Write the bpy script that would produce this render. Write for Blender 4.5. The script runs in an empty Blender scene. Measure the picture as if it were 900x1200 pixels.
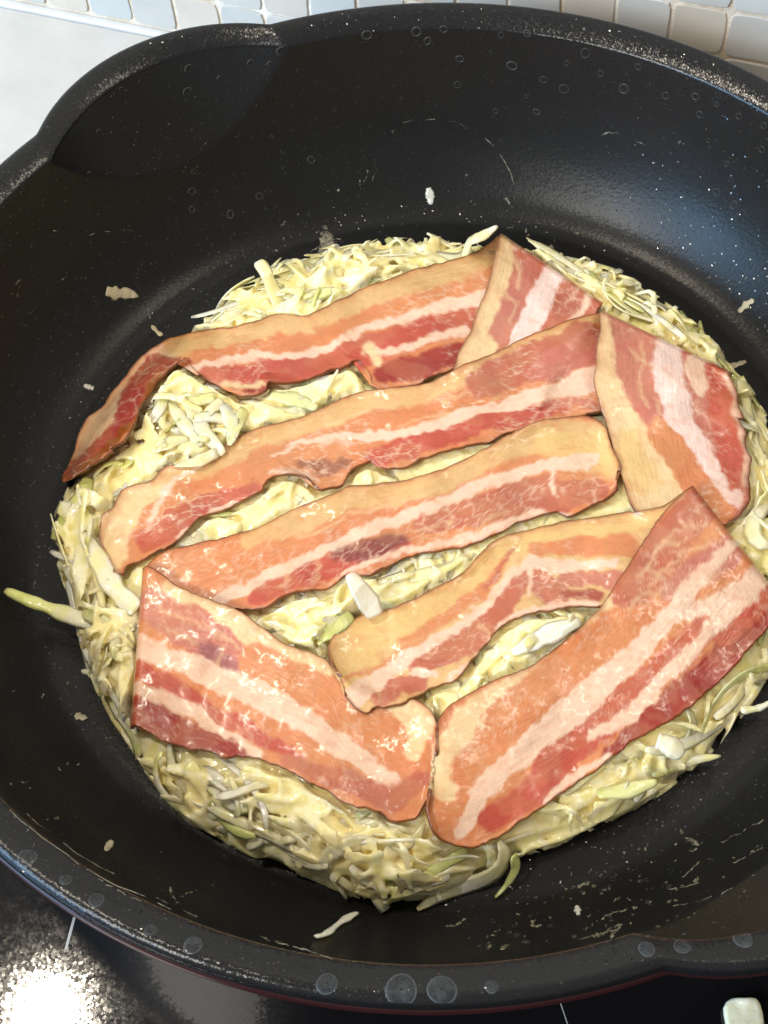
import bpy, bmesh, math, random
import numpy as np
from mathutils import Matrix, Vector

random.seed(7); rng = np.random.default_rng(11)
S = 0.01                                    # all lengths below are centimetres
scene = bpy.context.scene
COL = scene.collection

# ------------------------------------------------------------------ camera
CAM = np.array([-1.31, -21.6, 36.356]); PITCH, ROLL, F = 58.577, -5.069, 1700.0
_p, _r = math.radians(PITCH), math.radians(ROLL)
FW = np.array([0, math.cos(_p), -math.sin(_p)])
_rt = np.cross(FW, [0, 0, 1.]); _rt /= np.linalg.norm(_rt); _up = np.cross(_rt, FW)
RT = _rt*math.cos(_r) + _up*math.sin(_r); UP = -_rt*math.sin(_r) + _up*math.cos(_r)
cd = bpy.data.cameras.new('camera'); co = bpy.data.objects.new('camera', cd); COL.objects.link(co)
cd.sensor_fit = 'HORIZONTAL'; cd.sensor_width = 36; cd.lens = 36*F/900
cd.clip_start = 0.01; cd.clip_end = 50
co.matrix_world = Matrix(((RT[0], UP[0], -FW[0], CAM[0]*S), (RT[1], UP[1], -FW[1], CAM[1]*S),
                          (RT[2], UP[2], -FW[2], CAM[2]*S), (0, 0, 0, 1)))
scene.camera = co

# ------------------------------------------------------------------ light
w = bpy.data.worlds.new('World'); scene.world = w; w.use_nodes = True
bg = w.node_tree.nodes['Background']; bg.inputs[0].default_value = (1.0, 0.95, 0.88, 1); bg.inputs[1].default_value = 0.27

def area(name, loc, target, size, power, color, shape='DISK', size_y=None):
    l = bpy.data.lights.new(name, 'AREA'); l.shape = shape; l.size = size*S
    if size_y: l.size_y = size_y*S
    l.energy = power; l.color = color
    o = bpy.data.objects.new(name, l); COL.objects.link(o)
    o.location = Vector(loc)*S
    o.rotation_euler = (Vector(target)-Vector(loc)).to_track_quat('-Z', 'Y').to_euler()
    return o
area('hood_lamp', (-28.6, 4.0, 70), (-10, -2, 0), 4.2, 1.6, (1.0, 0.89, 0.72))
area('hood_lamp', (34, 6, 62), (4, -2, 0), 16, 1.5, (1.0, 0.90, 0.73))
area('window_light', (-190, -75, 82), (0, 0, 5), 110, 44, (0.34, 0.64, 1.0), 'RECTANGLE', 110)
area('ceiling_light', (-150, -130, 150), (0, 0, 0), 85, 32, (1.0, 0.94, 0.84))

scene.view_settings.view_transform = 'Standard'; scene.view_settings.look = 'None'
scene.view_settings.exposure = 0.36; scene.view_settings.gamma = 1.0
scene.view_settings.use_curve_mapping = False
scene.cycles.use_denoising = True; scene.cycles.max_bounces = 8

# ------------------------------------------------------------------ helpers
def lin(c):
    c = np.asarray(c, float)/255.
    return np.where(c <= .04045, c/12.92, ((c+.055)/1.055)**2.4)
def rgba(c, k=1.0): return tuple(float(x)*k for x in lin(c)) + (1.0,)

def unproj(xy, z):
    xy = np.atleast_2d(np.asarray(xy, float)); z = np.broadcast_to(np.asarray(z, float), (len(xy),))
    d = FW + np.outer((xy[:, 0]-450)/F, RT) - np.outer((xy[:, 1]-600)/F, UP)
    t = (z-CAM[2])/d[:, 2]
    return CAM + d*t[:, None]

def vnoise(x, y, seed):                     # smooth value noise in [0,1]
    x = np.asarray(x, float); y = np.asarray(y, float)
    ix = np.floor(x).astype(np.int64); iy = np.floor(y).astype(np.int64); fx = x-ix; fy = y-iy
    def h(a, b):
        n = (a*374761393 + b*668265263 + seed*982451653) & 0x7fffffff
        n = ((n ^ (n >> 13))*1274126177) & 0x7fffffff
        return ((n ^ (n >> 16)) & 0xffff)/65535.
    u = fx*fx*fx*(fx*(fx*6-15)+10); v = fy*fy*fy*(fy*(fy*6-15)+10)
    return (h(ix, iy)*(1-u)+h(ix+1, iy)*u)*(1-v) + (h(ix, iy+1)*(1-u)+h(ix+1, iy+1)*u)*v
def fbm(x, y, seed, o=3):
    s = 0; a = .5; t = 0
    for i in range(o):
        s = s + a*vnoise(x*2**i, y*2**i, seed+i*17); t += a; a *= .5
    return s/t

def spline(pts, n):                         # Catmull-Rom, resampled by arc length
    P = np.asarray(pts, float)
    if len(P) > 2:
        Q = np.vstack([2*P[0]-P[1], P, 2*P[-1]-P[-2]]); out = []
        for i in range(1, len(Q)-2):
            t = np.linspace(0, 1, 14, endpoint=False)[:, None]
            a, b, c, d = Q[i-1], Q[i], Q[i+1], Q[i+2]
            out.append(.5*(2*b+(c-a)*t+(2*a-5*b+4*c-d)*t*t+(3*b-a-3*c+d)*t**3))
        P = np.vstack(out+[P[-1:]])
    L = np.r_[0, np.cumsum(np.linalg.norm(np.diff(P, axis=0), axis=1))]
    s = np.linspace(0, L[-1], n)
    return np.stack([np.interp(s, L, P[:, k]) for k in range(P.shape[1])], 1)

def empty(name, loc=(0, 0, 0)):
    o = bpy.data.objects.new(name, None); COL.objects.link(o); o.location = Vector(loc)*S
    o.empty_display_size = .02; return o
def tag(o, label=None, cat=None, group=None, kind=None):
    if label: o['label'] = label
    if cat: o['category'] = cat
    if group: o['group'] = group
    if kind: o['kind'] = kind
    return o
def mesh(name, V, faces, smooth=True):
    me = bpy.data.meshes.new(name)
    me.from_pydata((np.asarray(V, float)*S).tolist(), [], faces if isinstance(faces, list) else faces.tolist())
    if smooth: me.polygons.foreach_set('use_smooth', np.ones(len(me.polygons), bool))
    me.update()
    if len(V) < 4000:
        b = bmesh.new(); b.from_mesh(me); bmesh.ops.recalc_face_normals(b, faces=b.faces); b.to_mesh(me); b.free()
    return me
def obj(name, V, faces, mat, parent=None, smooth=True):
    V = np.asarray(V, float)
    if parent is not None: V = V - np.array(parent.location)/S
    me = mesh(name, V, faces, smooth); o = bpy.data.objects.new(name, me); COL.objects.link(o)
    me.materials.append(mat)
    if parent is not None: o.parent = parent
    return o
def thing(name, V, faces, mat, label, cat, smooth=True, group=None):
    V = np.asarray(V, float); base = np.array([V[:, 0].mean(), V[:, 1].mean(), V[:, 2].min()])
    me = mesh(name, V-base, faces, smooth); o = bpy.data.objects.new(name, me); COL.objects.link(o)
    me.materials.append(mat); o.location = Vector(base)*S
    return tag(o, label, cat, group)
def gridfaces(nu, nv, wrap=False, base=0, flip=False):
    i, j = np.meshgrid(np.arange(nu-1), np.arange(nv if wrap else nv-1), indexing='ij')
    j2 = (j+1) % nv
    f = np.stack([i*nv+j, (i+1)*nv+j, (i+1)*nv+j2, i*nv+j2], -1).reshape(-1, 4)+base
    return f[:, ::-1] if flip else f

# ------------------------------------------------------------------ materials
class NT:
    def __init__(self, name):
        self.m = bpy.data.materials.new(name); self.m.use_nodes = True
        self.t = self.m.node_tree; self.b = self.t.nodes['Principled BSDF']
        self.tc = self.n('ShaderNodeTexCoord')
    def n(self, typ, **k):
        x = self.t.nodes.new(typ)
        for a, b in k.items(): setattr(x, a, b)
        return x
    def l(self, a, b): self.t.links.new(a, b)
    def noise(self, scale, detail=3, rough=.5, vec=None, dist=0):
        x = self.n('ShaderNodeTexNoise'); x.inputs['Scale'].default_value = scale
        x.inputs['Detail'].default_value = detail; x.inputs['Roughness'].default_value = rough
        x.inputs['Distortion'].default_value = dist
        self.l(vec or self.tc.outputs['Object'], x.inputs['Vector']); return x.outputs['Fac']
    def vor(self, scale, vec=None, out='Color', feature='F1'):
        x = self.n('ShaderNodeTexVoronoi', feature=feature); x.inputs['Scale'].default_value = scale
        self.l(vec or self.tc.outputs['Object'], x.inputs['Vector']); return x.outputs[out]
    def ramp(self, fac, stops):
        x = self.n('ShaderNodeValToRGB'); e = x.color_ramp.elements
        while len(e) < len(stops): e.new(.5)
        for q, (p, c) in zip(e, stops): q.position = p; q.color = c
        self.l(fac, x.inputs[0]); return x.outputs[0]
    def math(self, op, a, b=None, c=None, clamp=False):
        x = self.n('ShaderNodeMath', operation=op, use_clamp=clamp)
        for i, v in enumerate((a, b, c)):
            if v is None: continue
            if isinstance(v, (int, float)): x.inputs[i].default_value = v
            else: self.l(v, x.inputs[i])
        return x.outputs[0]
    def mix(self, fac, a, b, mode='MIX'):
        x = self.n('ShaderNodeMix', data_type='RGBA', blend_type=mode)
        for s, v in ((x.inputs['Factor'], fac), (x.inputs['A'], a), (x.inputs['B'], b)):
            if isinstance(v, (int, float)): s.default_value = v
            elif isinstance(v, tuple): s.default_value = v
            else: self.l(v, s)
        return [o for o in x.outputs if o.type == 'RGBA'][0]
    def map(self, v, a, b, c, d):
        x = self.n('ShaderNodeMapRange'); self.l(v, x.inputs[0])
        for i, q in enumerate((a, b, c, d)): x.inputs[i+1].default_value = q
        return x.outputs[0]
    def bump(self, h, strength, dist, normal=None):
        x = self.n('ShaderNodeBump'); x.inputs['Strength'].default_value = strength
        x.inputs['Distance'].default_value = dist; self.l(h, x.inputs['Height'])
        if normal is not None: self.l(normal, x.inputs['Normal'])
        return x.outputs[0]
    def jitter(self, scale, amount, normal=None):   # every grain of the finish tilts its own way
        c = self.vor(scale)
        g = self.n('ShaderNodeNewGeometry')
        s = self.n('ShaderNodeVectorMath', operation='SUBTRACT'); self.l(c, s.inputs[0]); s.inputs[1].default_value = (.5, .5, .5)
        k = self.n('ShaderNodeVectorMath', operation='SCALE'); self.l(s.outputs[0], k.inputs[0])
        if isinstance(amount, (int, float)): k.inputs['Scale'].default_value = amount
        else: self.l(amount, k.inputs['Scale'])
        a = self.n('ShaderNodeVectorMath', operation='ADD'); self.l(k.outputs[0], a.inputs[0]); self.l(normal or g.outputs['Normal'], a.inputs[1])
        n = self.n('ShaderNodeVectorMath', operation='NORMALIZE'); self.l(a.outputs[0], n.inputs[0])
        return n.outputs[0]
    def wobble(self, scale, amount, detail=2, normal=None):   # small random tilts of a greasy, grainy surface
        x = self.n('ShaderNodeTexNoise'); x.inputs['Scale'].default_value = scale; x.inputs['Detail'].default_value = detail
        self.l(self.tc.outputs['Object'], x.inputs['Vector'])
        g = self.n('ShaderNodeNewGeometry')
        s = self.n('ShaderNodeVectorMath', operation='SUBTRACT'); self.l(x.outputs['Color'], s.inputs[0]); s.inputs[1].default_value = (.5, .5, .5)
        k = self.n('ShaderNodeVectorMath', operation='SCALE'); self.l(s.outputs[0], k.inputs[0])
        if isinstance(amount, (int, float)): k.inputs['Scale'].default_value = amount
        else: self.l(amount, k.inputs['Scale'])
        a = self.n('ShaderNodeVectorMath', operation='ADD'); self.l(k.outputs[0], a.inputs[0]); self.l(normal or g.outputs['Normal'], a.inputs[1])
        n = self.n('ShaderNodeVectorMath', operation='NORMALIZE'); self.l(a.outputs[0], n.inputs[0])
        return n.outputs[0]
    def set(self, **k):
        for a, v in k.items():
            s = self.b.inputs[a.replace('_', ' ')]
            if isinstance(v, (int, float)): s.default_value = v
            elif isinstance(v, tuple): s.default_value = v
            else: self.l(v, s)
        return self

def mat_coating(name, rough, jit, flake_thr, base, spec):
    t = NT(name)
    c = t.vor(2500); sep = t.n('ShaderNodeSeparateColor'); t.l(c, sep.inputs[0])
    flake = t.math('GREATER_THAN', sep.outputs[0], flake_thr)
    film = t.noise(16, 4, .6)                     # thin greasy film, uneven
    rg = t.math('ADD', t.map(film, .3, .7, rough-.05, rough+.07), t.math('MULTIPLY', flake, -.12))
    nrm = t.jitter(2500, t.math('ADD', t.math('MULTIPLY', flake, .45), jit))
    nrm = t.bump(t.noise(900, 2), .12, .0006, nrm)
    t.set(Base_Color=t.mix(flake, base, (.085, .085, .085, 1)), Metallic=t.math('MULTIPLY', flake, .9), Roughness=rg, Normal=nrm, Specular_IOR_Level=spec)
    return t.m
M = {}
M['coating'] = mat_coating('nonstick_coating', .31, .05, .982, (.0115, .0115, .0115, 1), .17)
M['rim'] = mat_coating('rim_coating', .22, .15, .985, (.010, .010, .0105, 1), .30)

t = NT('maroon_enamel'); t.set(Base_Color=(.032, .006, .007, 1), Roughness=.3, Coat_Weight=.5); M['enamel'] = t.m

t = NT('bacon_meat')
at_ = t.n('ShaderNodeAttribute', attribute_name='meat'); uvn = t.n('ShaderNodeUVMap', uv_map='strip')
mp = t.n('ShaderNodeMapping'); mp.inputs['Scale'].default_value = (16, 42, 1); t.l(uvn.outputs[0], mp.inputs[0])
fib = t.noise(1.0, 2, .6, mp.outputs[0], .6)
fine = t.noise(700, 4, .7)
colr = t.mix(.16, at_.outputs['Color'], t.ramp(fib, [(.3, (.70, .64, .58, 1)), (.55, (1, 1, 1, 1)), (.78, (1.0, 1.0, 1.0, 1))]), 'MULTIPLY')
colr = t.mix(.28, colr, t.ramp(fine, [(.35, (.72, .68, .64, 1)), (.6, (1, 1, 1, 1))]), 'MULTIPLY')
wet = t.noise(70, 3, .6)
rg = t.map(wet, .40, .62, .42, .30)
b1 = t.bump(fib, .22, .0008)
b2 = t.bump(t.noise(420, 1, .5), .30, .0008, b1)
amt = t.map(wet, .42, .62, .10, .58)
cn = t.wobble(640, amt, .6, t.wobble(170, .75, .8))
t.set(Base_Color=colr, Roughness=rg, Normal=b2, Subsurface_Weight=.3, Subsurface_Radius=(1.0, .5, .35), Subsurface_Scale=.0018,
      Coat_Weight=t.map(wet, .40, .60, .3, .8), Coat_Roughness=.22, Coat_IOR=1.5, Coat_Normal=cn, Specular_IOR_Level=.4)
M['bacon'] = t.m

def mat_cabbage(name, cols, rough=.34, per_object=True):
    t = NT(name)
    n1 = t.noise(75, 4, .6); 
    fac = t.map(n1, .32, .68, 0, 1)
    if per_object:
        oi = t.n('ShaderNodeObjectInfo'); fac = t.math('ADD', t.math('MULTIPLY', fac, .45), t.math('MULTIPLY', oi.outputs['Random'], .62), clamp=True)
    c = t.ramp(fac, [(i/(len(cols)-1), rgba(k)) for i, k in enumerate(cols)])
    fine = t.noise(500, 4, .65)
    c = t.mix(.35, c, t.ramp(fine, [(.3, (.90, .88, .80, 1)), (.6, (1, 1, 1, 1))]), 'MULTIPLY')
    wet = t.noise(130, 2)
    b1 = t.bump(t.noise(240, 2, .5), .4, .0014); b2 = t.bump(fine, .15, .0005, b1)
    t.set(Base_Color=c, Roughness=t.map(wet, .4, .65, rough+.12, rough-.14), Normal=b2, Subsurface_Weight=.6, Subsurface_Radius=(1, .9, .55),
          Subsurface_Scale=.004, Coat_Weight=t.map(wet, .42, .6, .1, .9), Coat_Roughness=.14, Coat_Normal=t.wobble(420, .8, .6))
    return t.m
M['batter'] = mat_cabbage('batter_coated_cabbage', [(243, 224, 156), (250, 234, 174), (249, 230, 162), (251, 239, 197), (237, 226, 150), (251, 239, 203)], per_object=False)
M['shred'] = mat_cabbage('cabbage_cream', [(250, 235, 174), (251, 239, 191), (247, 231, 161), (251, 242, 207), (234, 229, 149), (220, 224, 134)])
M['shred_green'] = mat_cabbage('cabbage_green', [(216, 216, 138), (206, 212, 122), (226, 222, 156), (190, 204, 104)])
M['shred_white'] = mat_cabbage('cabbage_white', [(240, 234, 206), (236, 230, 198), (244, 238, 214)], .25)
t = NT('dried_batter'); t.set(Base_Color=t.mix(t.noise(300), rgba((120, 112, 96)), rgba((205, 194, 160))), Roughness=.5, Normal=t.bump(t.noise(500), .5, .0006)); M['dry'] = t.m
t = NT('thin_smear'); t.set(Base_Color=rgba((158, 152, 130)), Roughness=.5, Alpha=t.map(t.noise(520, 4, .7), .38, .66, .04, .8)); M['smear'] = t.m
t = NT('dried_film'); t.set(Base_Color=rgba((74, 73, 68)), Roughness=.42, Alpha=.55); M['film'] = t.m
t = NT('dried_drop_film'); t.set(Base_Color=t.mix(t.noise(420, 4), rgba((52, 58, 64)), rgba((104, 112, 118))), Roughness=.45, Alpha=t.map(t.noise(300, 3, .7), .4, .65, .12, .42)); M['dropfilm'] = t.m
t = NT('dried_drop_edge'); t.set(Base_Color=rgba((110, 118, 124)), Roughness=.45, Alpha=.32); M['dropring'] = t.m

t = NT('white_counter')
n = t.map(t.noise(22, 5, .65), .3, .7, 0, 1)
t.set(Base_Color=t.mix(n, rgba((184, 184, 182)), rgba((204, 203, 200))), Roughness=.3, Normal=t.bump(t.noise(700, 2), .06, .0004)); M['counter'] = t.m
t = NT('hob_glass')
sc = t.noise(300, 3, .7)
t.set(Base_Color=(.004, .004, .005, 1), Roughness=t.map(sc, .3, .7, .05, .085), Normal=t.jitter(1500, .015), Specular_IOR_Level=.5); M['hob'] = t.m
t = NT('hob_print'); t.set(Base_Color=(.35, .35, .36, 1), Roughness=.4); M['print'] = t.m
t = NT('grout')
t.set(Base_Color=t.mix(t.map(t.noise(26, 4, .7), .36, .62, 0, 1), rgba((240, 235, 226)), rgba((208, 188, 162))), Roughness=.85, Normal=t.bump(t.noise(420, 4), .7, .001)); M['grout'] = t.m
t = NT('glazed_tile')
oi = t.n('ShaderNodeObjectInfo')
base = t.ramp(oi.outputs['Random'], [(0, rgba((200, 198, 192))), (.35, rgba((192, 190, 184))), (.6, rgba((204, 194, 180))), (.8, rgba((194, 186, 174))), (1, rgba((190, 192, 190)))])
base = t.mix(.5, base, t.ramp(t.noise(55, 4, .6), [(.3, (.80, .80, .82, 1)), (.65, (1.0, 1.0, .98, 1))]), 'MULTIPLY')
t.set(Base_Color=base, Roughness=.5, Normal=t.bump(t.noise(90, 2), .05, .001), Coat_Weight=.08); M['tile'] = t.m

# ------------------------------------------------------------------ the setting: hob, countertop, tiled wall
YAW = math.radians(-22.76); T = np.array([math.cos(YAW), math.sin(YAW), 0]); NRM = np.array([-T[1], T[0], 0]); OFF = 17.36
def wl(u, n, z): return T*u + NRM*n + np.array([0, 0, z])      # along the wall, towards it, up
def box(u0, u1, n0, n1, z0, z1):
    V = [wl(u, n, z) for u in (u0, u1) for n in (n0, n1) for z in (z0, z1)]
    return np.array(V), [(0, 1, 3, 2), (4, 6, 7, 5), (0, 4, 5, 1), (2, 3, 7, 6), (0, 2, 6, 4), (1, 5, 7, 3)]
EDGE = 7.6
V, f = box(-60, 60, -62, EDGE-.12, -.6, 0); hob = tag(obj('cooktop', V, f, M['hob'], smooth=False), kind='structure')
V, f = box(-140, 140, EDGE, OFF+.5, -3, -.02); tag(obj('countertop', V, f, M['counter'], smooth=False), kind='structure')
V, f = box(-140, 140, -62, EDGE-.001, -3, -.62); tag(obj('cabinet_base', V, f, M['counter'], smooth=False), kind='structure')
V, f = box(-75, 75, OFF, OFF+2, -.02, 60); wall = tag(obj('wall', V, f, M['grout'], smooth=False), kind='structure')

def beads(pts, wid, h=.06):
    P = np.array(pts); return P
# silicone bead along the foot of the tiles
prof = [(-.02, -.02), (-.26, -.02), (-.22, .10), (-.1, .19), (-.02, .22)]
us = np.linspace(-40, 40, 90); V = []
for u in us:
    k = 1+.12*(vnoise(u*1.3, 0, 5)-.5)
    V += [wl(u, OFF+a*k, b*k) for a, b in prof]
obj('sealant_bead', V, gridfaces(len(us), len(prof)), M['counter'], wall)

def tile_mesh(seed):
    r = np.random.default_rng(seed); n = 32; hw = .828; V = []
    for ring, (sc_, d) in enumerate(((1, 0), (.998, -.06), (.985, -.082), (.96, -.088), (.5, -.089))):
        for k in range(n):
            a = 2*math.pi*k/n; ca, sa = math.cos(a), math.sin(a)
            q = (abs(ca)**9+abs(sa)**9)**(-1/9.)
            rr = hw*sc_*q*(1+.012*math.sin(3*a+seed)+.008*math.sin(5*a+2*seed))
            V.append(T*(ca*rr)+NRM*d+np.array([0, 0, sa*rr]))
    F_ = gridfaces(5, n, True).tolist(); F_.append([4*n+k for k in range(n)])
    return mesh('tile', np.array(V), F_, False)
tms = [tile_mesh(s) for s in range(5)]
for m_ in tms: m_.materials.append(M['tile'])
PT = 1.778
for row in range(-1, 5):
    for k in range(-8, 34):
        zc = 1.975+(row-.5)*PT + PT*.0
        o = bpy.data.objects.new('tile', random.choice(tms)); COL.objects.link(o); o.parent = wall
        z = zc
        s = (1, 1, 1)
        if row == -1: continue
        c = wl(-22.25+(k+.5)*PT, OFF+random.uniform(.0, .03), z)
        if row == 0:
            o.scale = (1, 1, .93); c[2] += .08
        o.location = Vector(c)*S
        o.rotation_euler = (random.gauss(0, .012), random.gauss(0, .012), random.gauss(0, .012))
for o in [o for o in COL.objects if o.name.startswith('tile') and o.location.length == 0]: bpy.data.objects.remove(o)

for pts in ([(88, 1072), (82, 1094), (77, 1113)], [(653, 1165), (659, 1182), (667, 1206)]):
    P = spline(pts, 8); W3 = unproj(P, .004); d = np.gradient(W3, axis=0); d /= np.linalg.norm(d, axis=1)[:, None]
    nrm = np.stack([-d[:, 1], d[:, 0], 0*d[:, 0]], 1); hwid = .035 if pts[0][0] < 200 else .012
    V = np.concatenate([W3-nrm*hwid, W3+nrm*hwid]); n = len(W3)
    obj('zone_marking', V, [(i, i+1, n+i+1, n+i) for i in range(n-1)], M['print'], hob)

# ------------------------------------------------------------------ frying pan
PZ = np.array([(0, .6), (10.9, .6), (11.25, .615), (11.6, .73), (12.05, 1.05), (12.5, 1.55), (13.0, 2.26), (13.4, 3.05), (13.72, 3.98), (13.93, 5.0), (14.08, 6.02)])
SP = (math.radians(119), math.radians(299))
fine = spline(PZ[1:], 140)
def R_in(z): return np.interp(z, np.maximum.accumulate(fine[:, 1])+np.arange(len(fine))*1e-6, fine[:, 0])
def spout(th, R, reach, rho=5.5):
    out = np.zeros_like(th)
    for a in SP:
        d = (th-a+math.pi) % (2*math.pi)-math.pi; c = R+reach-rho
        q = rho**2-(c*np.sin(d))**2
        r = np.where((q > 0) & (np.abs(d) < .9), c*np.cos(d)+np.sqrt(np.maximum(q, 0)), 0)
        e = r-R; out = np.maximum(out, .5*(e+np.sqrt(e*e+.0012))-.006)
    return np.maximum(out, 0)
NTH = 720; TH = np.linspace(0, 2*math.pi, NTH, endpoint=False)
def lathe(prof, reachf):
    V = []
    for r, z in prof:
        rr = r+(spout(TH, r, reachf(z)) if reachf(z) > -.4 and r > 11 else 0)
        V.append(np.stack([rr*np.cos(TH), rr*np.sin(TH), np.full(NTH, z)], 1))
    return np.vstack(V), gridfaces(len(prof), NTH, True)
reach = lambda z: 1.15-(6.02-z)*.46 if z < 6.02 else 1.15
pan = tag(empty('frying_pan'), 'deep black nonstick frying pan with a pouring lip, standing on the black hob', 'frying pan')
prof = np.vstack([[(.02, .6), (2, .6), (4, .6), (6, .6), (8, .6), (9.3, .6)], fine])
V, f = lathe(prof, reach)
obj('cooking_surface', V, f[:, ::-1], M['coating'], pan)
rimp = spline([(14.08, 6.02), (14.11, 6.09), (14.25, 6.20), (14.48, 6.33), (14.70, 6.42), (14.84, 6.42), (14.95, 6.34), (15.0, 6.19), (14.99, 6.0)], 40)
V, f = lathe(rimp, lambda z: 1.15)
obj('rim', V, f[:, ::-1], M['rim'], pan)
shell = spline([(14.99, 6.0), (15.06, 5.97), (15.06, 5.88), (14.9, 5.3), (14.6, 4.2), (14.0, 2.4), (13.5, 1.1), (12.9, .4), (12.2, .08), (11.4, .012)], 50)
shell = np.vstack([shell, [(8, .012), (.02, .012)]])
V, f = lathe(shell, lambda z: max(-.5, 1.15-(6.0-z)*.46))
obj('outer_shell', V, f[:, ::-1], M['enamel'], pan)

def pan_hit(xy):                            # where a sight line meets the inside of the pan
    zs = np.linspace(6.4, .6, 300); out = []
    for p in np.atleast_2d(xy):
        Q = unproj(np.repeat([p], 300, 0), zs); r = np.hypot(Q[:, 0], Q[:, 1]); th = np.arctan2(Q[:, 1], Q[:, 0])
        Rz = R_in(zs)
        Rz = Rz + np.array([spout(th[i:i+1], Rz[i], reach(zs[i]))[0] if reach(zs[i]) > -.4 else 0 for i in range(0, 300, 6)]).repeat(6)
        i = np.argmax(r >= Rz) if (r >= Rz).any() else 299
        out.append(Q[i])
    return np.array(out)
def pan_normal(P):
    r = np.hypot(P[:, 0], P[:, 1]); z = P[:, 2]
    dr = (R_in(z+.1)-R_in(z-.1))/.2; dr = np.where(z < .62, 50, np.maximum(dr, .15))
    n = np.stack([-P[:, 0]/r, -P[:, 1]/r, dr], 1); return n/np.linalg.norm(n, axis=1)[:, None]

# ------------------------------------------------------------------ the pancake's shape
_a = np.radians([0, 20, 45, 60, 78, 90, 113, 130, 145, 165, 180, 187, 196, 209, 218, 225, 231, 241, 250, 259, 264, 271, 281, 295, 310, 325, 340, 360])
_R = np.array([10.1, 10.1, 10.0, 9.8, 9.6, 9.5, 9.8, 9.5, 10.0, 10.3, 10.7, 10.45, 10.3, 10.5, 10.6, 10.85, 11.0, 10.95, 11.0, 11.35, 11.1, 10.6, 10.25, 10.2, 10.25, 10.3, 10.1, 10.1])
def Rc(th): return np.interp(np.mod(th, 2*math.pi), _a, _R)
FL, HT = .6, 2.0
def dome(x, y):
    r = np.hypot(x, y); th = np.arctan2(y, x); t = np.minimum(r/Rc(th), 1)
    return FL + HT*np.sqrt(np.maximum(1-t**7, 0))*(1-.10*t*t)
def lump(x, y): return .34*(fbm(x*.55, y*.55, 3, 3)-.5)

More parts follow.
